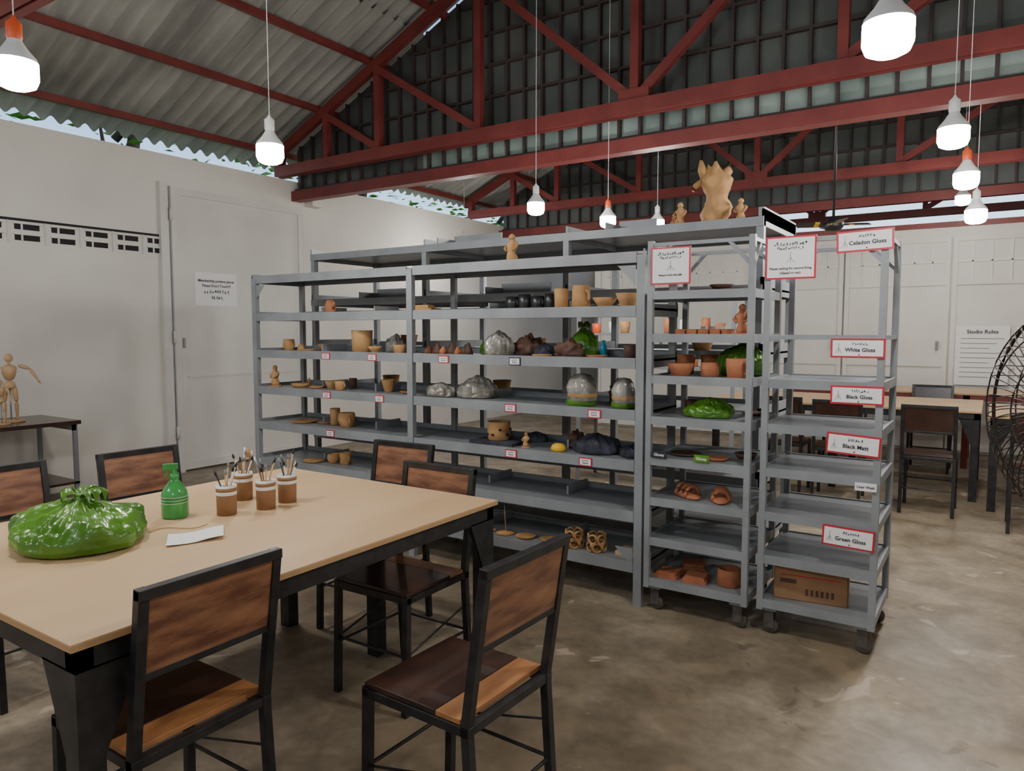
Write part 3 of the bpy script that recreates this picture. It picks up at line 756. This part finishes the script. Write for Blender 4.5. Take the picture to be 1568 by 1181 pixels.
# ---------------------------------------------------------------- pendant bulbs
def pendant(x, y, z, orange=False):
    b = B(); R = .066
    b.lathe([(0,-.060),(R*.55,-.058),(R*.86,-.048),(R,-.025),(R,.03)], (0,0,0), 'bulb', n=28)
    b.lathe([(R,.03),(R*.96,.042),(R*.6,.07),(.024,.095),(.02,.105)], (0,0,0), 'bulbbody', n=28)
    b.lathe([(.021,.10),(.024,.11),(.024,.155),(.010,.168),(.004,.18)], (0,0,0), 'orange' if orange else 'bulbbody', n=20)
    b.tube([(0,0,.175), (0,0,zr(x)+.06-z)], .0022, 'bulbbody', n=6)
    b.obj('pendant_bulb', (x, y, z))
for a in ((-2.77,1.17,2.29,1), (-3.04,2.41,2.31,0), (-2.97,4.82,2.37,0), (-2.72,5.56,2.34,1), (-2.71,6.6,2.44,0),
          (-.275,2.29,2.235,0), (-.19,3.97,2.32,0), (-.165,4.96,2.29,1), (-.13,5.85,2.20,0),
          (-5.2,.2,2.6,0), (-2.8,-.9,2.35,0), (-.2,-.9,2.35,0), (-6.0,7.9,2.6,0), (-.3,8.4,2.7,0)): pendant(*a)  # pendants behind the camera, near left and rear left are added to brighten the room

# ceiling fan
b = B(); FX, FY, FZ = -1.22, 7.0, 2.36
b.tube([(0,0,.05), (0,0,zr(FX)-FZ+.06)], .012, 'black')
b.lathe([(0,-.06),(.06,-.055),(.085,-.02),(.085,.02),(.05,.05),(.015,.07)], (0,0,0), 'black')
for i in range(4):
    Rz = Matrix.Rotation(i*math.pi/2+.4, 4, 'Z') @ Matrix.Rotation(.25, 4, 'X')
    b.box(.08, .30, -.05, .05, -.004, .004, 'black', mtx=Rz); b.box(.12, .16, -.051, .051, -.005, .005, 'yellow', mtx=Rz)
b.obj('ceiling_fan', (FX, FY, FZ))

# pedestal fan at right
b = B(); ang = math.radians(-50); R = .48
rot = Matrix.Rotation(ang, 4, 'Z')
def T(p): return rot @ Vector(p)
for sgn, dep in ((-1, .15), (1, .13)):
    for i in range(60):
        a = 2*math.pi*i/60
        pts = []
        for q in range(9):
            f = q/8; r = R*(.18+.82*f); d = sgn*dep*math.sqrt(max(0, 1-(f)**2.4))
            pts.append(T((r*math.cos(a+f*.25), d, r*math.sin(a+f*.25))))
        b.tube(pts, .0026, 'wire', n=5)
    for f in (.18, .45, .72, .9):
        r = R*f if f > .2 else R*.18; d = sgn*dep*math.sqrt(max(0, 1-((f-.18)/.82)**2.4))
        b.tube([T((r*math.cos(t), d, r*math.sin(t))) for t in [2*math.pi*j/40 for j in range(40)]], .0035, 'wire', n=5, closed=True)
b.tube([T((R*math.cos(t), 0, R*math.sin(t))) for t in [2*math.pi*j/48 for j in range(48)]], .008, 'wire', n=6, closed=True)
b.lathe([(0,-.13),(.06,-.12),(.06,.0),(.075,.05),(.075,.22),(.04,.25),(0,.25)], (0,0,0), 'black', mtx=rot @ Matrix.Rotation(math.radians(-90), 4, 'X'))
for i in range(3):
    Mx = rot @ Matrix.Rotation(i*2.094, 4, 'Y') @ Matrix.Rotation(.45, 4, 'X'); b.box(.04, .41, -.003, .003, -.07, .07, 'steel2', mtx=Mx)
b.tube([T((0,.15,0)), T((0,.15,-1.06))], .02, 'black'); b.lathe([(0,-1.09),(.20,-1.09),(.20,-1.06),(.05,-1.03),(0,-1.03)], T((0,.15,0)), 'black')
b.obj('pedestal_fan', (.325, 3.62, 1.09))

# ---------------------------------------------------------------- outside foliage
b = B(); rnd = random.Random(11)
for i in range(5200):
    y = rnd.uniform(-2, 22); x = rnd.uniform(-11.5, -8.6); z = rnd.uniform(2.2, 6.8)
    if noise.noise(Vector((y*.8, x*.7, z*1.1))) < -.08: continue
    s_ = rnd.uniform(.06, .15); e = Matrix.Translation((x, y, z)) @ Matrix.Rotation(rnd.uniform(0, 6.3), 4, 'Z') @ Matrix.Rotation(rnd.uniform(-1, 1), 4, 'X')
    b.add([e @ Vector(p) for p in ((-s_,0,0),(0,-s_*.4,.01),(s_,0,0),(0,s_*.4,.01))], [(0,1,2,3)], 'leaf')
for y in (1, 5.5, 10, 15):
    b.tube([(-10.5,y,-.1),(-10.4,y+.1,2.5),(-10.2,y+.5,5.5)], [.18,.13,.05], 'bark')
    for q in range(4): b.tube([(-10.4,y+.1,2.3+q*.6),(-9.9,y+(q-1.5)*.7,3.4+q*.7)], [.06,.02], 'bark')
b.obj('garden_tree_row')
b = B(); b.box(-40, -7.0, -30, 40, -.2, -.1, 'leaf'); b.obj('garden_ground')

# world
w = bpy.data.worlds.new('sky'); sc.world = w; w.use_nodes = True
nt = w.node_tree; bg = nt.nodes['Background']; sky = nt.nodes.new('ShaderNodeTexSky')
sky.sky_type = 'NISHITA'; sky.sun_disc = False; sky.sun_elevation = math.radians(50); sky.sun_rotation = math.radians(60)
nt.links.new(sky.outputs[0], bg.inputs[0]); bg.inputs[1].default_value = .35

# camera
cd = bpy.data.cameras.new('camera'); cam = bpy.data.objects.new('camera', cd); sc.collection.objects.link(cam)
cd.sensor_width = 36; cd.lens = 1110/1568*36; cd.clip_start = .02
cam.location = (0, 0, 1.42); cam.rotation_euler = (math.radians(90-4.3), 0, math.radians(33.5))
sc.camera = cam
